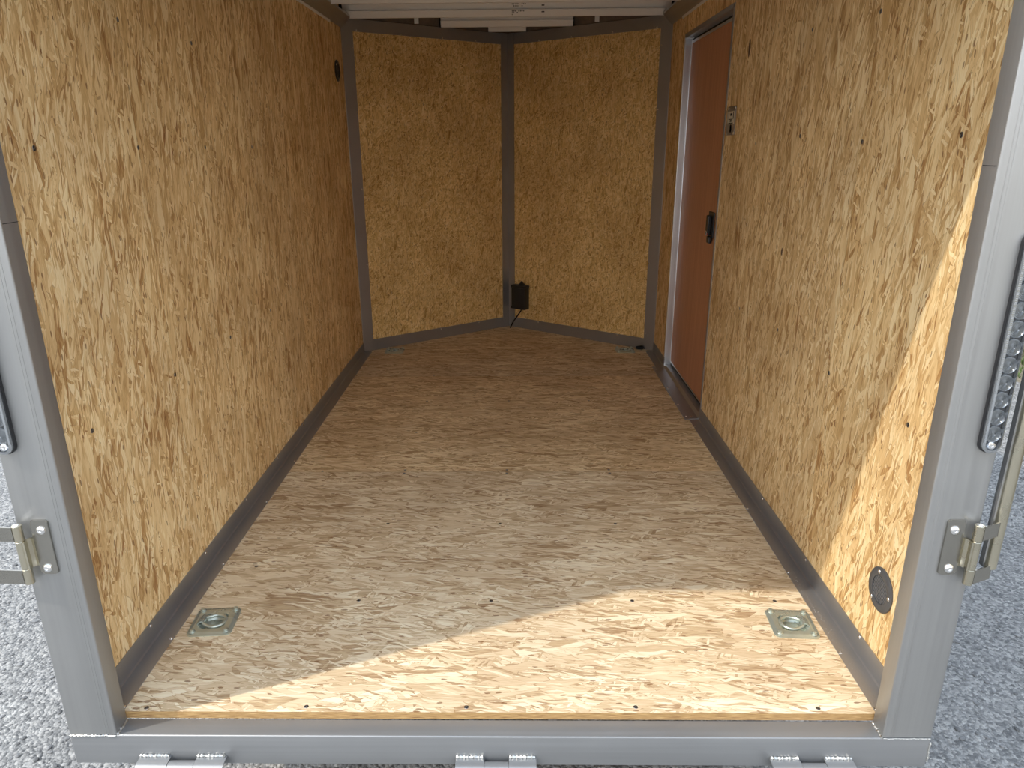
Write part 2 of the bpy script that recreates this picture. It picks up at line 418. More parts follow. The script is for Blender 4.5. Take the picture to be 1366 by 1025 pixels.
# local X = -y so that the face looks to -x
def rsheet(y0, y1, z0, z1): return sheet('wall_panel', y1-y0, z1-z0, T, (HW, y1, z0), (0, -1, 0), (0, 0, 1), M_WALL, wr)
rsheet(0, .5745, -.018, 1.885); rsheet(.5755, DY0, -.018, 1.885); rsheet(DY1, YN, -.018, 1.885); rsheet(DY0, DY1, DZ1, 1.885)
for y in (.164, .572, .979, 1.386):
    for z in (.61, 1.19, 1.47):
        if y > 1 and z > 1.4: continue
        screw(wr, (HW, y, z+.01*math.sin(y*40)), (-1, 0, 0), .005, M_STEELD, .0008)
        screw(wl, (-HW, y+.004, z-.008), (1, 0, 0), .005, M_STEELD, .0008)
# outer skins and roof of the body
XS = .925
obj('outer_skin', bx(-XS, -XS+.004, YB, YN+.02, -.10, 1.99), M_SKIN, wl)
sk = bmesh.new()
for q in ((YB, DY0-.02, -.10, 1.99), (DY1+.02, YN+.02, -.10, 1.99), (DY0-.02, DY1+.02, DZ1+.02, 1.99), (DY0-.02, DY1+.02, -.10, DZ0-.02)):
    box(sk, XS-.004, XS, *q)
obj('outer_skin', sk, M_SKIN, wr)

# ------------------------------------------------------------------ nose walls
dl = Vector((HW, YA-YN, 0)).normalized(); dr = Vector((HW, -(YA-YN), 0)).normalized()
wfl = structure('wall_front_left'); wfr = structure('wall_front_right')
ep = .003
sheet('wall_panel', NL-.004, 1.80, T, Vector((-HW, YN, 0)), dl, (0, 0, 1), M_NOSE, wfl)
sheet('wall_panel', NL-.004, 1.80, T, Vector((0, YA, 0))+dr*.004, dr, (0, 0, 1), M_NOSE, wfr)
FL = frame((-HW, YN, 0), dl, (0, 0, 1)); FR = frame((HW, YN, 0), -dr, (0, 0, 1))    # local x along panel from side corner
# FL: z axis = dl x up -> points into the trailer ; FR: mirrored so z points out; use signed depth
obj('outer_skin', bx(-.02, NL+.03, -.10, 1.99, -.058, -.054), M_SKIN, wfl, mw=FL)
obj('outer_skin', bx(-.02, NL+.03, -.10, 1.99, .054, .058), M_SKIN, wfr, mw=FR)
obj('top_rail', bx(-.02, NL+.02, 1.826, 1.90, -.05, -.01), M_ROOF, wfl, mw=FL)
obj('top_rail', bx(-.02, NL+.02, 1.826, 1.90, .01, .05), M_ROOF, wfr, mw=FR)

# ------------------------------------------------------------------ baseboards and corner trims (thin angle, screwed)
def angle(name, side, y0, y1, parent):
    s = side; t = .0022
    bm = bmesh.new()
    pts = [(0, TW), (t, TW), (t+.0016, t+.005), (t+.005, t+.0016), (TF, t), (TF, 0), (0, 0)]
    lo = [bm.verts.new((s*(HW-x), y0, z)) for x, z in pts]; hi = [bm.verts.new((s*(HW-x), y1, z)) for x, z in pts]
    n = len(pts); bm.faces.new(lo); bm.faces.new(hi[::-1])
    for i in range(n): bm.faces.new((lo[i], lo[(i+1) % n], hi[(i+1) % n], hi[i]))
    clean(bm); return obj(name, bm, M_TRIM, parent)
bl = structure('baseboard_left'); br_ = structure('baseboard_right')
angle('corner_angle', -1, .001, YN, bl)
angle('corner_angle', 1, .001, DY0-.001, br_); angle('corner_angle', 1, DY1+.001, YN, br_)
for y in (.239, .585, .93, 1.28, 1.63, 2.128, 2.50, 2.85):
    screw(bl, (-HW+.0022, y, .048), (1, 0, 0), .0042)
for y in (.012, .250, .60, 1.003, 1.35, 1.70, 2.10, 2.55): screw(bl, (-.8335, y, .0022), (0, 0, 1), .0042)
for y in (.20, .547, .93, 1.318, 1.66): screw(br_, (HW-.0022, y, .048), (-1, 0, 0), .0042)
for y in (.012, .20, .556, .95, 1.344, 1.72, 2.72): screw(br_, (.8335, y, .0022), (0, 0, 1), .0042)

def nose_trims(F_, sgn, nm):
    # sgn = +1 where local +z is into the trailer
    def zz(a_, b_): return (a_, b_) if sgn > 0 else (-b_, -a_)
    t = .0022
    low = structure('baseboard_front_'+nm)
    obj('corner_angle', bx(.066, NL-.045, 0.001, .068, *zz(.0001, t)), M_TRIM, low, mw=F_)
    for x in (.25, .55, .85): screw(low, F_ @ Vector((x, .060, sgn*t)), F_.to_3x3() @ Vector((0, 0, sgn)))
    return low
nose_trims(FL, 1, 'left'); nose_trims(FR, -1, 'right')
t_ = .0026
top = structure('trim_2')
for F_, s in ((FL, 1), (FR, -1)):
    z = (.0001, t_) if s > 0 else (-t_, -.0001)
    obj('top_angle', bx(.066, NL-.045, 1.762, H, *z), M_TRIM, top, mw=F_)
    for x in (.09, .36, .63, .86): screw(top, F_ @ Vector((x, 1.768, s*t_)), F_.to_3x3() @ Vector((0, 0, s)), .0038)
for nm, F_, s in (('trim_3', FL, 1), ('trim_4', FR, -1)):
    tr = structure(nm); z = (.0001, t_+.0008) if s > 0 else (-t_-.0008, -.0001)
    obj('corner_flange', bx(0, .066, 0.001, H, *z, bev=.0006, seg=1), M_TRIM, tr, mw=F_)
    sx = -1 if s > 0 else 1
    xs = sorted((sx*HW, sx*(HW-.0034)))
    obj('corner_return', bx(xs[0], xs[1], YN-.008, YN+.002, .058, H), M_TRIM, tr)
    for z_ in (.10, .52, .95, 1.36, 1.68): screw(tr, F_ @ Vector((.058, z_, s*(t_+.0008))), F_.to_3x3() @ Vector((0, 0, s)), .0038)
ct = structure('trim_5')
bm = bmesh.new()
pc = Vector((0, YA, 0)); w_ = .052
nl = Vector((dl.y, -dl.x, 0)); nr = Vector((-dr.y, dr.x, 0)) * -1
if nl.y > 0: nl = -nl
nr = Vector((dr.y, -dr.x, 0));
if nr.y > 0: nr = -nr
ap = pc+Vector((0, -.0045, 0))
poly = [pc-dl*w_+nl*.0003, pc-dl*w_+nl*.0034, ap-dl*.006+nl*.002, ap+Vector((0, -.0032, 0)), ap+dr*.006+nr*.002, pc+dr*w_+nr*.0034, pc+dr*w_+nr*.0003, pc+Vector((0, -.0004, 0))]
lo = [bm.verts.new((p.x, p.y, .001)) for p in poly]; hi = [bm.verts.new((p.x, p.y, H+.002)) for p in poly]
bm.faces.new(lo); bm.faces.new(hi[::-1])
for i in range(8): bm.faces.new((lo[i], lo[(i+1) % 8], hi[(i+1) % 8], hi[i]))
clean(bm); obj('centre_angle', bm, M_TRIM, ct)
# coves along the top of the side walls
for nm, s in (('trim_6', -1), ('trim_7', 1)):
    tr = structure(nm)
    bm = bmesh.new(); pts = [(0, 1.775), (.004, 1.772), (.030, 1.80), (.055, 1.822), (.055, 1.832), (0, 1.832)]
    lo = [bm.verts.new((s*(HW-x), .0, z)) for x, z in pts]; hi = [bm.verts.new((s*(HW-x), YN, z)) for x, z in pts]
    bm.faces.new(lo); bm.faces.new(hi[::-1])
    for i in range(len(pts)): bm.faces.new((lo[i], lo[(i+1) % len(pts)], hi[(i+1) % len(pts)], hi[i]))
    clean(bm); obj('cove', bm, M_TRIM, tr)
    xs = sorted((s*(HW-.0001), s*(HW-.0065)))
    obj('cove_strip', bx(xs[0], xs[1], .0, 2.72, 1.763, 1.79, bev=.002, seg=1), M_BOW, tr)

# ------------------------------------------------------------------ ceiling
ce = structure('ceiling')
bm = bmesh.new(); prism(bm, [(-XS, -.05), (XS, -.05), (XS, YN), (0, YA+.08), (-XS, YN)], 1.94, 1.99)
obj('roof_sheet', clean(bm), M_ROOFW, ce)
def bow(y, half, zb=1.818, rows=3):
    p = empty('roof_bow', (0, 0, 0), parent=ce)
    for k in range(rows):
        z0 = zb+k*.0335
        bm = bmesh.new(); pr_ = [(y+.017, z0), (y+.03, z0), (y+.03, z0+.0315), (y, z0+.0315), (y, z0+.028)]
        lo = [bm.verts.new((-half, a_, b_)) for a_, b_ in pr_]; hi = [bm.verts.new((half, a_, b_)) for a_, b_ in pr_]
        bm.faces.new(lo); bm.faces.new(hi[::-1])
        for i in range(5): bm.faces.new((lo[i], lo[(i+1) % 5], hi[(i+1) % 5], hi[i]))
        obj('rib', clean(bm), M_BOW, p)
    obj('web', bx(-half+.002, half-.002, y+.020, y+.0299, zb+.001, zb+.0335*rows), M_DARK, p)
    return p
for y in (.92, 1.32, 1.73, 2.14, 2.54): bow(y, .865)
b1 = bow(2.955, .86)
obj('end_cap', bx(-.873, -.858, 2.954, 2.975, 1.80, 1.93), M_RUBBER, b1); obj('end_cap', bx(.858, .873, 2.954, 2.975, 1.80, 1.93), M_RUBBER, b1)
hb = lambda y: HW*(YA-y)/(YA-YN)
b2 = bow(3.34, hb(3.34)-.015, 1.824); bow(3.545, hb(3.545)-.012, 1.826)
for s in (-1, 1):
    xs = sorted((s*(hb(3.34)-.016), s*(hb(3.34)-.012))); obj('end_cap', bx(xs[0], xs[1], 3.336, 3.37, 1.822, 1.92), M_DARK, b2)
    obj('tab', bx(s*.50-.012, s*.50+.012, 3.2, 3.205, 1.822, 1.862), M_BOW, b2)
# printed marks on the first bow
ink = bmesh.new(); rr = random.Random(3)
def slant(x0, x1, z, h_, z0):
    f = lambda q: 2.955+.017*(1-(q-z0)/.028)-.0005
    ink.faces.new([ink.verts.new(v) for v in ((x0, f(z), z), (x1, f(z), z), (x1, f(z+h_), z+h_), (x0, f(z+h_), z+h_))])
for z, n_, z0 in ((1.8725, 9, 1.8515), (1.8640, 8, 1.8515), (1.8395, 8, 1.818), (1.8320, 6, 1.818), (1.8245, 4, 1.818)):
    for k in range(n_):
        if rr.random() < .85: slant(.03+k*.0085, .03+k*.0085+rr.uniform(.003, .0065), z, .0048, z0)
slant(.185, .20, 1.866, .005, 1.8515); slant(.185, .20, 1.835, .005, 1.818)
obj('stamped_print', ink, M_INK, b1)

# ------------------------------------------------------------------ rear frame
rf = structure('rear_frame')
for s in (-1, 1):
    xs = sorted((s*XI, s*XO))
    o = obj('post', bx(xs[0], xs[1], YP, YB, -.019, 1.99, bev=.0035, seg=3), M_POST, rf, smooth=True)
obj('sill_beam', bx(-XO, XO, YP, -.0005, -.0965, -.019, bev=.003, seg=3), M_SILL, rf, smooth=True)
obj('header_beam', bx(-XI, XI, YP, YB, 1.565, 1.95, bev=.003, seg=2), M_SILL, rf)
def weld(pts, r, parent, name='weld_bead', mat=None):
    rr = random.Random(len(parent.children)); P = []
    for (p, q) in zip(pts, pts[1:]):
        p, q = Vector(p), Vector(q); n_ = max(2, int((q-p).length/.0028))
        for k in range(n_): P.append(p.lerp(q, k/n_)+Vector([rr.uniform(-.0006, .0006) for _ in range(3)]))
    P.append(Vector(pts[-1]))
    rad = [r*(1+.35*math.sin(i*2.3)+rr.uniform(-.1, .1)) for i in range(len(P))]
    return obj(name, clean(tube(bmesh.new(), P, rad, 7)), mat or M_WELD, parent, smooth=True)
for s in (-1, 1):
    weld([(s*(XO-.002), YP-.0005, -.0195), (s*(XI+.001), YP-.0005, -.0195)], .0019 if s < 0 else .0011, rf)
    weld([(s*(XI-.001), YP+.001, -.0185), (s*(XI-.001), -.004, -.0185)], .0026, rf)
weld([(XO, YP, -.03), (XO+.001, YP, -.08)], .002, rf)
for s in (-1, 1):
    for dx in (.014, .020):
        xs = sorted((s*(XI+dx), s*(XI+dx+.0012))); obj('ridge', bx(xs[0], xs[1], YP-.0006, YP+.001, -.017, 1.98, bev=.0004, seg=1), M_POST, rf)
# pencil ticks on the inner faces of the posts
tick = bmesh.new(); box(tick, XI-.0004, XI+.001, -.046, -.008, 1.1425, 1.1437); obj('pencil_mark', tick, M_INK, rf)
tick = bmesh.new(); box(tick, -XI-.001, -XI+.0004, -.046, -.004, 1.061, 1.0622); obj('pencil_mark', tick, M_INK, rf)

# ------------------------------------------------------------------ side door
d1 = structure('door_1'); RX = .905
obj('door_panel', bx(RX, RX+.03, DY0-.01, DY1-.012, .040, 1.640), M_DOOR, d1)
obj('door_edge', bx(RX-.001, RX+.028, DY1-.014, DY1-.008, .036, 1.655), M_JAMB, d1)
obj('door_edge', bx(RX-.0012, RX+.028, DY0-.012, DY1-.012, 1.640, 1.652), M_JAMB, d1)
obj('door_edge', bx(RX-.0012, RX+.028, DY0-.012, DY1-.012, .034, .042), M_JAMB, d1)
obj('weather_seal', bx(RX+.004, RX+.02, DY0-.01, DY1-.004, 1.652, 1.662), M_RUBBER, d1)
obj('weather_seal', bx(RX+.004, RX+.02, DY0-.01, DY1-.004, .022, .034), M_RUBBER, d1)
obj('jamb', bx(HW-.002, RX+.03, DY1-.008, DY1+.002, .010, DZ1+.004), M_JAMB, d1)
obj('jamb_lip', bx(HW-.003, HW+.0005, DY1-.004, DY1+.010, .058, DZ1+.006), M_JAMB, d1)
obj('jamb', bx(HW-.001, RX+.03, DY0-.002, DY1+.002, DZ1-.004, DZ1+.004), M_TRIM, d1)
obj('jamb_lip', bx(HW-.003, HW+.0005, DY0-.014, DY1+.010, DZ1-.002, DZ1+.014), M_TRIM, d1)
obj('jamb', bx(HW-.001, RX+.03, DY0-.004, DY0+.004, .010, DZ1+.004), M_JAMB, d1)
obj('jamb_lip', bx(HW-.003, HW+.0005, DY0-.012, DY0+.004, .030, DZ1+.006), M_TRIM, d1)
# threshold: sloping plate with a rounded nose
bm = bmesh.new(); pts = [(.808, .0005), (.808, .0035), (.868, .006), (.880, .018), (.934, .018), (.934, .0005)]
lo = [bm.verts.new((x, DY0, z)) for x, z in pts]; hi = [bm.verts.new((x, DY1, z)) for x, z in pts]
bm.faces.new(lo); bm.faces.new(hi[::-1])
for i in range(6): bm.faces.new((lo[i], lo[(i+1) % 6], hi[(i+1) % 6], hi[i]))
th = obj('threshold', clean(bm), M_TRIM, d1)
for x, y in ((.822, 1.84), (.845, 1.84), (.82, 2.0), (.82, 2.25), (.822, 2.58)): screw(th, (x, y, .0045), (0, 0, 1))
# black paddle latch
la = empty('latch', (RX, 1.985, .845), parent=d1)
obj('latch_plate', bx(-.006, 0, -.045, .045, -.055, .055, bev=.003, seg=2), M_BLACK, la)
obj('latch_paddle', bx(-.022, -.006, -.012, .022, -.045, .040, bev=.004, seg=2), M_BLACK, la)
obj('latch_lever', bx(-.020, -.004, -.034, .004, -.078, -.048, bev=.005, seg=2), M_BLACK, la)
bm = bmesh.new(); tube(bm, [(-.0235, .012*math.cos(t)+.004, -.036+.009*math.sin(t)) for t in [k*.35+1.4 for k in range(9)]], .0011, 6); obj('lock_mark', bm, M_WHITE, la)
bm = bmesh.new(); box(bm, -.0232, -.0225, -.022, -.008, -.042, -.034); obj('unlock_mark', bm, M_RED, la)

# strike plate with a small printed sticker, on the wall beside the door
sp_ = thing('strike_plate', 'small metal strike plate with printed sticker beside the brown side door', 'strike plate',
            mw=frame((HW-.0005, 1.712, 1.263), (0, -1, 0), (0, 0, 1)))
bm = bmesh.new(); prism(bm, rrect(.112, .104, .006), 0, .002); obj('plate', clean(bm), M_TRIM, sp_)
obj('sticker', bx(-.044, .044, -.012, .034, .002, .0024), M_PAPER, sp_)
bm = bmesh.new()
for (x0, x1, y0, y1) in ((-.034, -.028, .008, .030), (.026, .034, .006, .032), (-.012, .012, .018, .027), (-.034, .02, .004, .007), (-.012, .010, -.004, .003), (-.03, .03, -.011, -.007)):
    box(bm, x0, x1, y0, y1, .0024, .0027)
obj('sticker_print', bm, M_INK, sp_)
bm = bmesh.new(); prism(bm, rrect(.022, .030, .0105), .002, .0026, Matrix.Translation((.004, -.028, 0))); obj('keyhole', clean(bm), M_DARK, sp_)
for x in (-.046, .046):
    for y in (-.045, .045): screw(sp_, (x, y, .002), (0, 0, 1), .005)

# ------------------------------------------------------------------ round vents
def vent(name, label, mw, slats, tilt, shots, mat):
    t = thing(name, label, 'vent', mw=mw)
    bm = lathe(bmesh.new(), [(.0, .0), (.052, .0), (.052, .003), (.049, .0055), (.036, .0065), (.033, .005), (.033, .0012), (0, .0012)], 48)
    obj('flange', clean(bm), mat, t, smooth=True)
    bm = lathe(bmesh.new(), [(0, .0013), (.0325, .0013), (.0325, .0017), (0, .0017)], 40); obj('hollow', clean(bm), M_DARK, t)
    for k in range(slats):
        x = -.029+.058*k/(slats-1); h = math.sqrt(.0325**2-x*x)
        o = obj('slat', bx(x-.0014, x+.0014, -h, h, .0017, .0034), M_SLAT if mat is M_VENT else mat, t, mw=Matrix.Rotation(tilt, 4, 'Z'))
    obj('centre_bar', bx(-.0315, .0315, -.0013, .0013, .0018, .0036), M_SLAT if mat is M_VENT else mat, t, mw=Matrix.Rotation(tilt, 4, 'Z'))
    for a_ in shots: screw(t, (.0425*math.cos(a_), .0425*math.sin(a_), .0062), (0, 0, 1), .0045)
    return t
vent('round_vent', 'black round louvred vent low on the right wall near the rear post',
     frame((HW, .1485, .2155), (0, -1, 0), (0, 0, 1)), 10, math.radians(66), [math.radians(q) for q in (105, 5, 232)], M_VENT)
vent('round_vent', 'small black round vent high on the left wall near the front corner',
     frame((-HW, 2.815, 1.552), (0, 1, 0), (0, 0, 1)), 11, math.radians(10), [math.radians(q) for q in (140, 290)], M_BLACK)

# ------------------------------------------------------------------ recessed tie-down rings
def ring(x, y, rz, label, s):
    t = thing('tie_down_ring', label, 'tie-down', (x, y, 0), 'recessed D-rings in the floor corners'); t.rotation_euler = (0, 0, rz)
    W, D = .113, .118; bm = bmesh.new()
    outer = rrect(W, D, .016, 8); n = len(outer)
    loops = []
    def loop(fn, z): loops.append([bm.verts.new((*fn(i), z)) for i in range(n)])
    def circ(r): return lambda i: (r*math.cos(math.atan2(outer[i][1], outer[i][0])), r*math.sin(math.atan2(outer[i][1], outer[i][0])))
    loop(lambda i: outer[i], .0); loop(lambda i: outer[i], .0022)
    loop(lambda i: (outer[i][0]*.90, outer[i][1]*.90), .0032); loop(lambda i: (outer[i][0]*.86, outer[i][1]*.86), .0050)
    loop(lambda i: (outer[i][0]*.78, outer[i][1]*.78), .0052)
    loop(circ(.0415), .0052); loop(circ(.038), .0035); loop(circ(.0355), -.007); loop(circ(.031), -.012); loop(circ(.015), -.013)
    for A, B in zip(loops, loops[1:]):
        for i in range(n): bm.faces.new((A[i], A[(i+1) % n], B[(i+1) % n], B[i]))
    bm.faces.new(loops[-1])
    obj('plate', clean(bm), M_ZINC, t, smooth=True)
    # ring lying in the cup: D-shaped loop, hinge side towards the wall
    P = []
    for k in range(20):
        a_ = math.radians(50+260*k/19); P.append((-s*.0 + s*(-.003)+.0255*math.cos(a_)*s, .0255*math.sin(a_), .0035))
    P += [(s*.022, -.015, .006), (s*.029, -.008, .0075), (s*.029, .008, .0075), (s*.022, .015, .006)]
    obj('ring', clean(tube(bmesh.new(), P, .0046, 10, closed=True)), M_ZINC, t, smooth=True)
    bm = bmesh.new()
    A = [Vector((s*(.036-.012*math.cos(q)*.3), 0, .004+.007*math.sin(q))) for q in [k*math.pi/8 for k in range(9)]]
    pr = [(.022, .0045), (.023, .011), (.028, .0155), (.033, .0135), (.042, .0055), (.040, .0045), (.033, .009), (.028, .0115), (.025, .010), (.024, .0045)]
    lo = [bm.verts.new((s*px_, -.015, pz)) for px_, pz in pr]; hi = [bm.verts.new((s*px_, .015, pz)) for px_, pz in pr]
    bm.faces.new(lo); bm.faces.new(hi[::-1])
    for i in range(len(pr)): bm.faces.new((lo[i], lo[(i+1) % len(pr)], hi[(i+1) % len(pr)], hi[i]))
    obj('ring_strap', clean(bm), M_ZINC, t)
    for bx_ in (-1, 1):
        for by_ in (-1, 1):
            bm = lathe(bmesh.new(), [(.0082, .0), (.0082, .002), (.0066, .0035), (.0055, .0038), (.0057, .0078), (.004, .0085), (0, .0087)], 14)
            obj('bolt', clean(bm), M_ZINC, t, smooth=True, mw=Matrix.Translation((bx_*.0425, by_*.0445, .0042)))
    return t
ring(*RINGS[0], 'zinc D-ring plate in the shaded floor at the near left corner', -1)
ring(*RINGS[1], 'zinc D-ring plate in the sunlit floor at the near right corner', 1)
ring(*RINGS[2], 'zinc D-ring plate on the floor at the far left corner', -1)
ring(*RINGS[3], 'zinc D-ring plate on the floor at the far right corner', 1)

# ------------------------------------------------------------------ black box on the nose wall, its cable, and the plug by the far ring
bo = thing('junction_box', 'black plastic box with cable low on the right nose wall by the centre trim', 'box', mw=None)
QF = FR
def nx(d_): return NL-d_       # distance from apex
bo.matrix_basis = frame(pc+dr*.118+Vector((0, 0, .215)), dr, (0, 0, 1))      # local z looks into the trailer
obj('case', bx(-.056, .056, -.077, .077, .0005, .055, bev=.006, seg=2), M_BLACK, bo, smooth=True)
obj('lid', bx(-.058, .058, .066, .084, .0005, .060, bev=.004, seg=2), M_BLACK, bo, smooth=True)
bm = bmesh.new(); lathe(bm, [(.026, 0), (.024, .006), (.008, .02), (.006, .028), (0, .029)], 16, Matrix.Translation((.014, .083, .03)) @ Matrix.Rotation(-math.pi/2, 4, 'X'))
obj('strap_knob', clean(bm), M_BLACK, bo, smooth=True)
obj('latch', bx(-.066, -.056, .018, .032, .02, .036, bev=.002, seg=1), M_BLACK, bo)
obj('foot', bx(-.058, -.03, -.074, -.058, .02, .06, bev=.002, seg=1), M_BLACK, bo)
bm = tube(bmesh.new(), [(.014, -.074, .03), (.010, -.090, .036), (-.012, -.125, .045), (-.040, -.165, .052), (-.055, -.195, .056), (-.062, -.2105, .060)], .0045, 10)
obj('cable', clean(bm), M_RUBBER, bo, smooth=True)
pg = thing('cable_plug', 'small black plug lying beside the far right floor ring', 'plug', (.80, 3.005, 0))
bm = bmesh.new(); lathe(bm, [(0, -.026), (.008, -.025), (.011, -.01), (.012, .012), (.007, .022), (0, .024)], 16, Matrix.Translation((0, 0, .012)) @ Matrix.Rotation(math.pi/2, 4, 'Y'))
obj('plug_body', clean(bm), M_RUBBER, pg, smooth=True)
obj('plug_lead', clean(tube(bmesh.new(), [(.022, 0, .010), (.035, .004, .006), (.048, .010, .006)], .004, 8)), M_RUBBER, pg, smooth=True)

# ------------------------------------------------------------------ tail light strips
def light(s, label):
    t = thing('tail_light', label, 'tail light', mw=Matrix.Translation((s*.9025, YP, .842)), group='tail lights on the rear posts')
    W, Hh = .034, .392
    R = Matrix.Rotation(math.pi/2, 4, 'X')      # local xy -> world x,z, local z -> -y
    def pr(w_, h_, z0, z1): return clean_p(bmesh.new(), rrect(w_, h_, w_/2-.0005, 8), z0, z1)
    def clean_p(bm, pts, z0, z1): prism(bm, pts, z0, z1, R); return clean(bm)
    obj('housing', pr(W+.004, Hh+.004, 0, .006), M_BLACK, t)
    bm = bmesh.new(); out = rrect(W, Hh, W/2-.0005, 8); inn = rrect(W-.007, Hh-.012, (W-.007)/2-.0005, 8); n = len(out)
    L4 = [[bm.verts.new(R @ Vector((x, y, z))) for x, y in pts] for pts, z in ((out, .006), (out, .013), (inn, .016), (inn, .006))]
    for A, B in zip(L4, L4[1:]+L4[:1]):
        for i in range(n): bm.faces.new((A[i], A[(i+1) % n], B[(i+1) % n], B[i]))
    obj('bezel', clean(bm), M_LENS, t)
    obj('reflector', pr(W-.008, Hh-.014, .006, .0068), M_VENT, t)
    for k in range(11):
        z = -.160+k*.0322
        pf = [(.0, .0130), (.0012, .0138), (.0022, .0112)]
        for q in range(6):
            r = .0026+q*.0022; pf += [(r, .0104-q*.0002), (r+.0011, .0128-q*.0004), (r+.0020, .0100-q*.0002)]
        pf += [(.0162, .0066)]
        bm = lathe(bmesh.new(), pf, 28, Matrix.Translation((0, 0, z)) @ R)
        obj('led_lens', clean(bm), M_LENS, t, smooth=True)
    for z in (-.182, .182):
        bm = lathe(bmesh.new(), [(.009, .0066), (.0085, .011), (.006, .014), (.003, .0145), (.0025, .0125), (0, .0125)], 16, Matrix.Translation((0, 0, z)) @ R)
        obj('lens_screw', clean(bm), M_SCREW, t, smooth=True)
    # finely ribbed inner border of the clear lens
    bm = bmesh.new()
    for k in range(110):
        z = -.175+k*.00318; box(bm, -s*.0165-.0022, -s*.0165+.0022, -.0162, -.0145, z, z+.0017)
    o = obj('lens_ribs', bm, M_LENS, t); o['kind'] = 'stuff'
    return t
light(-1, 'clear LED tail light strip on the left rear post')
light(1, 'clear LED tail light strip on the right rear post')

# ------------------------------------------------------------------ door hinges on the posts
def bolt(parent, x, y, z):
    bm = lathe(bmesh.new(), [(.0095, 0), (.0092, .0018), (.0075, .0042), (.0045, .0052), (.0032, .0052), (.0028, .0030), (0, .0030)], 20,
               Matrix.Translation((x, y, z)) @ Matrix.Rotation(math.pi/2, 4, 'X'))
    return obj('bolt', clean(bm), M_SCREW, parent, smooth=True)
def hinge(s, label, angle_out):
    t = thing('strap_hinge', label, 'hinge', group='door hinges on the rear posts')
    R = Matrix.Rotation(math.pi/2, 4, 'X')
    cx = s*.877; zc = .4455
    bm = bmesh.new(); prism(bm, rrect(.034, .119, .006, 5), 0, .0045, Matrix.Translation((cx, YP, zc)) @ R)
    bmesh.ops.bevel(bm, geom=[e for e in bm.edges if all(abs(v.co.y-(YP-.0045)) < 1e-5 for v in e.verts)], offset=.0012, segments=2, affect='EDGES')
    obj('leaf', clean(bm), M_HINGE, t)
    bolt(t, cx-s*.002, YP-.0045, .483); bolt(t, cx+s*.002, YP-.0045, .400)
    ax, ay = s*.9135, YP-.014
    # bent arm between leaf and barrel, and the middle barrel
    bm = bmesh.new(); prism(bm, [(s*.892, YP-.0043), (s*.892, YP-.0001), (s*.9015, YP-.0002), (s*.907, YP-.008), (s*.9055, YP-.0215), (s*.9015, YP-.0215), (s*.9025, YP-.011), (s*.8985, YP-.0043)], .4055, .4655)
    obj('leaf_arm', clean(bm), M_BRASSY, t)
    for nm, z0, z1, m in (('barrel', .4055, .4655, M_BRASSY), ('barrel', .4660, .4990, M_BRASSY), ('barrel', .3720, .4050, M_BRASSY)):
        bm = cyl(bmesh.new(), (ax, ay, z0), (ax, ay, z1), .0088, 24); bmesh.ops.bevel(bm, geom=[e for e in bm.edges if abs(e.verts[0].co.z-e.verts[1].co.z) < 1e-6], offset=.0006, segments=1, affect='EDGES')
        obj(nm, bm, m, t, smooth=True)
    bm = cyl(bmesh.new(), (ax, ay, .3715), (ax, ay, .4998), .0052, 16); obj('pin', bm, M_SCREW, t, smooth=True)
    # two straps to the open door
    ln = .047 if s > 0 else .16
    d_ = Vector((s*math.cos(angle_out), math.sin(angle_out), 0)); n_ = Vector((-d_.y, d_.x, 0))
    for z0, z1 in ((.4675, .4975), (.3735, .4035)):
        p = Vector((ax, ay, 0))+d_*.006
        bm = bmesh.new(); q = p+d_*ln
        prism(bm, [tuple((v+n_*o_).xy) for v, o_ in ((p, -.0075), (q, -.0075), (q, -.0045), (p, -.0045))] if s > 0 else
              [tuple((v+n_*o_).xy) for v, o_ in ((p, .0045), (q, .0045), (q, .0075), (p, .0075))], z0, z1)
        obj('strap', clean(bm), M_HINGE, t)
    return t
hinge(1, 'zinc hinge on the right rear post with straps gripping a steel rod', math.radians(24))
hinge(-1, 'zinc hinge on the left rear post with two straps reaching outward', math.radians(3))
rod = thing('door_rod', 'vertical steel rod beside the right rear post, held by hinge straps', 'rod', (.966, -.041, .395))
bm = cyl(bmesh.new(), (0, 0, 0), (0, 0, 1.3), .0118, 28)
obj('tube', bm, M_BRASSY, rod, smooth=True)
bm = bmesh.new(); box(bm, -.0150, -.0115, -.002, .010, .002, 1.3); obj('flat_backing', bm, M_POST, rod)

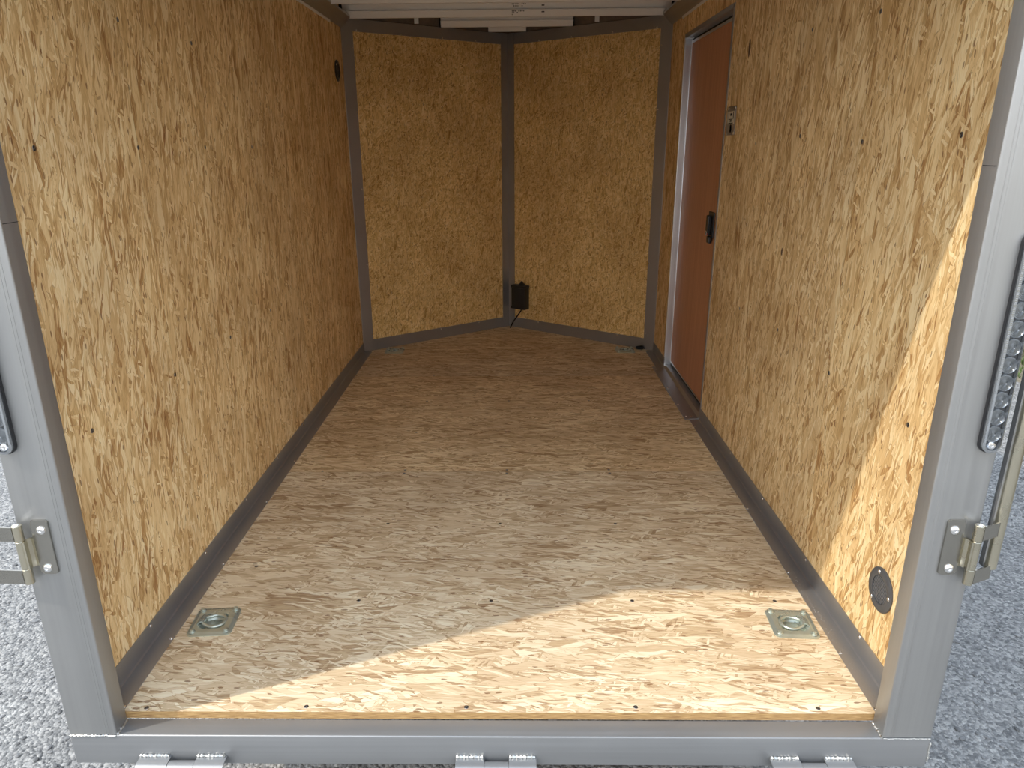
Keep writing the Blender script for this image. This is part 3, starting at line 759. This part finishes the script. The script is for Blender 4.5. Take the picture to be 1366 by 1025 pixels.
# ------------------------------------------------------------------ ramp hinges on the sill
def ramp_hinge(x0, x1, label):
    t = thing('ramp_hinge', label, 'hinge', group='ramp hinges welded to the rear sill')
    L_ = x1-x0; k1, k2 = x0+L_*.355, x0+L_*.66
    yc, zc, r = YP-.019, -.0915, .0185
    for a0, a1 in ((x0, k1), (k2, x1)):
        bm = bmesh.new(); pf = []
        for k in range(15):
            q = math.radians(95-k*15); pf.append((yc-r*math.cos(math.radians(90)-q)*0 - r*math.sin(math.radians(k*15-5)), zc+r*math.cos(math.radians(k*15-5))))
        inner = [(YP+.0005, zc+r-.0035)]; outp = [(YP-.0002, zc+r)]
        prof = outp+pf+[(yc-(r-.0035)*math.sin(math.radians(k*15-5)), zc+(r-.0035)*math.cos(math.radians(k*15-5))) for k in range(14, -1, -1)]+inner
        lo = [bm.verts.new((a0, y, z)) for y, z in prof]; hi = [bm.verts.new((a1, y, z)) for y, z in prof]; n = len(prof)
        for i in range(n): bm.faces.new((lo[i], lo[(i+1) % n], hi[(i+1) % n], hi[i]))
        bm.faces.new(lo); bm.faces.new(hi[::-1])
        obj('barrel', clean(bm), M_SILL, t, smooth=True)
        weld([(a0+.001, YP-.003, zc+r+.0015), (a1-.003, YP-.003, zc+r+.0015)], .0042, t)
    bm = cyl(bmesh.new(), (k1+.0008, yc, zc), (k2-.0008, yc, zc), r-.001, 28); obj('middle_barrel', bm, M_SILL, t, smooth=True)
    bm = bmesh.new(); box(bm, k1+.0008, k2-.0008, yc-.010, yc+.016, -.18, zc); obj('ramp_leaf', bm, M_SILL, t)
ramp_hinge(-.777, -.588, 'aluminium ramp hinge welded at the left end of the rear sill')
ramp_hinge(-.089, .085, 'aluminium ramp hinge welded at the middle of the rear sill')
ramp_hinge(.588, .764, 'aluminium ramp hinge welded at the right end of the rear sill')

# ------------------------------------------------------------------ verge: grass and dark greenery beyond the asphalt, enlarged to block sky light, loose stones
def blades(name, pts, h, mat, wd=.004, spread=.5):
    rr = random.Random(11); vs, fs = [], []
    for x, y in pts:
        a_ = rr.uniform(0, 6.28); hh = h*rr.uniform(.5, 1.2); dx, dy = math.cos(a_)*wd, math.sin(a_)*wd
        lx, ly = rr.uniform(-1, 1)*spread*hh, rr.uniform(-1, 1)*spread*hh
        k = len(vs); vs += [(x-dx, y-dy, GZ-.004), (x+dx, y+dy, GZ-.004), (x+lx, y+ly, GZ+hh)]; fs.append((k, k+1, k+2))
    me = bpy.data.meshes.new(name); me.from_pydata(vs, [], fs); me.materials.append(mat)
    o = bpy.data.objects.new(name, me); C.objects.link(o); return o
rr = random.Random(5)
pts = [q for q in [(3.8+.7*rr.random(), 2.0+7*rr.random()) for _ in range(9000)] if q[0] < 4.4]
gr = blades('grass', pts, .05, M_GRASS); gr['kind'] = 'stuff'; gr['label'] = 'sparse green grass on the verge beyond the asphalt'; gr['category'] = 'grass'
sh = thing('sky_blocking_hedge', 'dark green foliage beyond the grass verge, made tall and long to block sky light', 'sky_blocking_hedge', (5.3, 6.0, GZ))  # only a sliver is in view; height and length added to shade the asphalt
bm = bmesh.new(); rr = random.Random(9)
box(bm, -.42, .42, -8, 9, .0, 3.2)
obj('blocking_core', bm, plain('hedge_interior', (.025, .03, .018), .9), sh)
vs, fs = [], []
for _ in range(42000):
    q = rr.random(); y = rr.uniform(-8.1, 9.1)
    if q < .72: x, z = -.5+rr.uniform(-.1, .1), rr.uniform(0, 3.3)
    elif q < .9: x, z = rr.uniform(-.5, .5), 3.25+rr.uniform(-.1, .12)
    else: x, z = .5, rr.uniform(0, 3.3)
    x += .12*math.sin(y*2.1+z*1.7); p = Vector((x, y, z))
    u = Vector([rr.uniform(-1, 1) for _ in range(3)]).normalized(); v = u.orthogonal().normalized(); k = len(vs)
    vs += [p+w3 for w3 in (u*.05, v*.022, -u*.05, -v*.022)]; fs.append((k, k+1, k+2, k+3))
me = bpy.data.meshes.new('foliage'); me.from_pydata(vs, [], fs); me.materials.append(M_LEAF)
o = bpy.data.objects.new('foliage', me); C.objects.link(o); o.parent = sh; o['kind'] = 'stuff'
# loose aggregate proud of the asphalt near the trailer
rr = random.Random(21); bm = bmesh.new()
for _ in range(2600):
    if rr.random() < .5: x, y = rr.uniform(1.0, 3.0), rr.uniform(.1, 2.6)
    else: x, y = rr.uniform(-3.2, -.95), rr.uniform(.1, 2.8)
    s_ = rr.uniform(.003, .009)
    mt = Matrix.Translation((x, y, GZ+s_*.25)) @ Matrix.Rotation(rr.uniform(0, 6.28), 4, 'Z') @ Matrix.Diagonal((s_*rr.uniform(.8, 1.8), s_, s_*.7, 1))
    bmesh.ops.create_icosphere(bm, subdivisions=1, radius=1, matrix=mt)
st = obj('loose_aggregate', bm, M_STONE); st['kind'] = 'stuff'; st['label'] = 'loose grit scattered over the grey asphalt'; st['category'] = 'gravel'

# sawdust and swarf on the right-hand floor angle, two knots in the right wall
rr = random.Random(4); bm = bmesh.new()
for _ in range(420):
    y = .01+.55*rr.random()**1.2; x = HW-.004-rr.random()*(TF-.010); z = .0026
    s_ = rr.uniform(.0004, .0011)
    bmesh.ops.create_icosphere(bm, subdivisions=1, radius=s_, matrix=Matrix.Translation((x, y, z)))
o = obj('sawdust', bm, M_SCREW, br_); o['kind'] = 'stuff'
for y, z, w2, h2 in ((1.564, 1.50, .012, .03), (1.02, .86, .006, .012)):
    bm = lathe(bmesh.new(), [(0, .0007), (.8, .0006), (1, 0)], 14)
    obj('knot', clean(bm), plain('knot_wood', (.10, .045, .02), .7), wr, mw=frame((HW, y, z), (0, -1, 0), (0, 0, 1)) @ Matrix.Diagonal((w2, h2, 1, 1)))
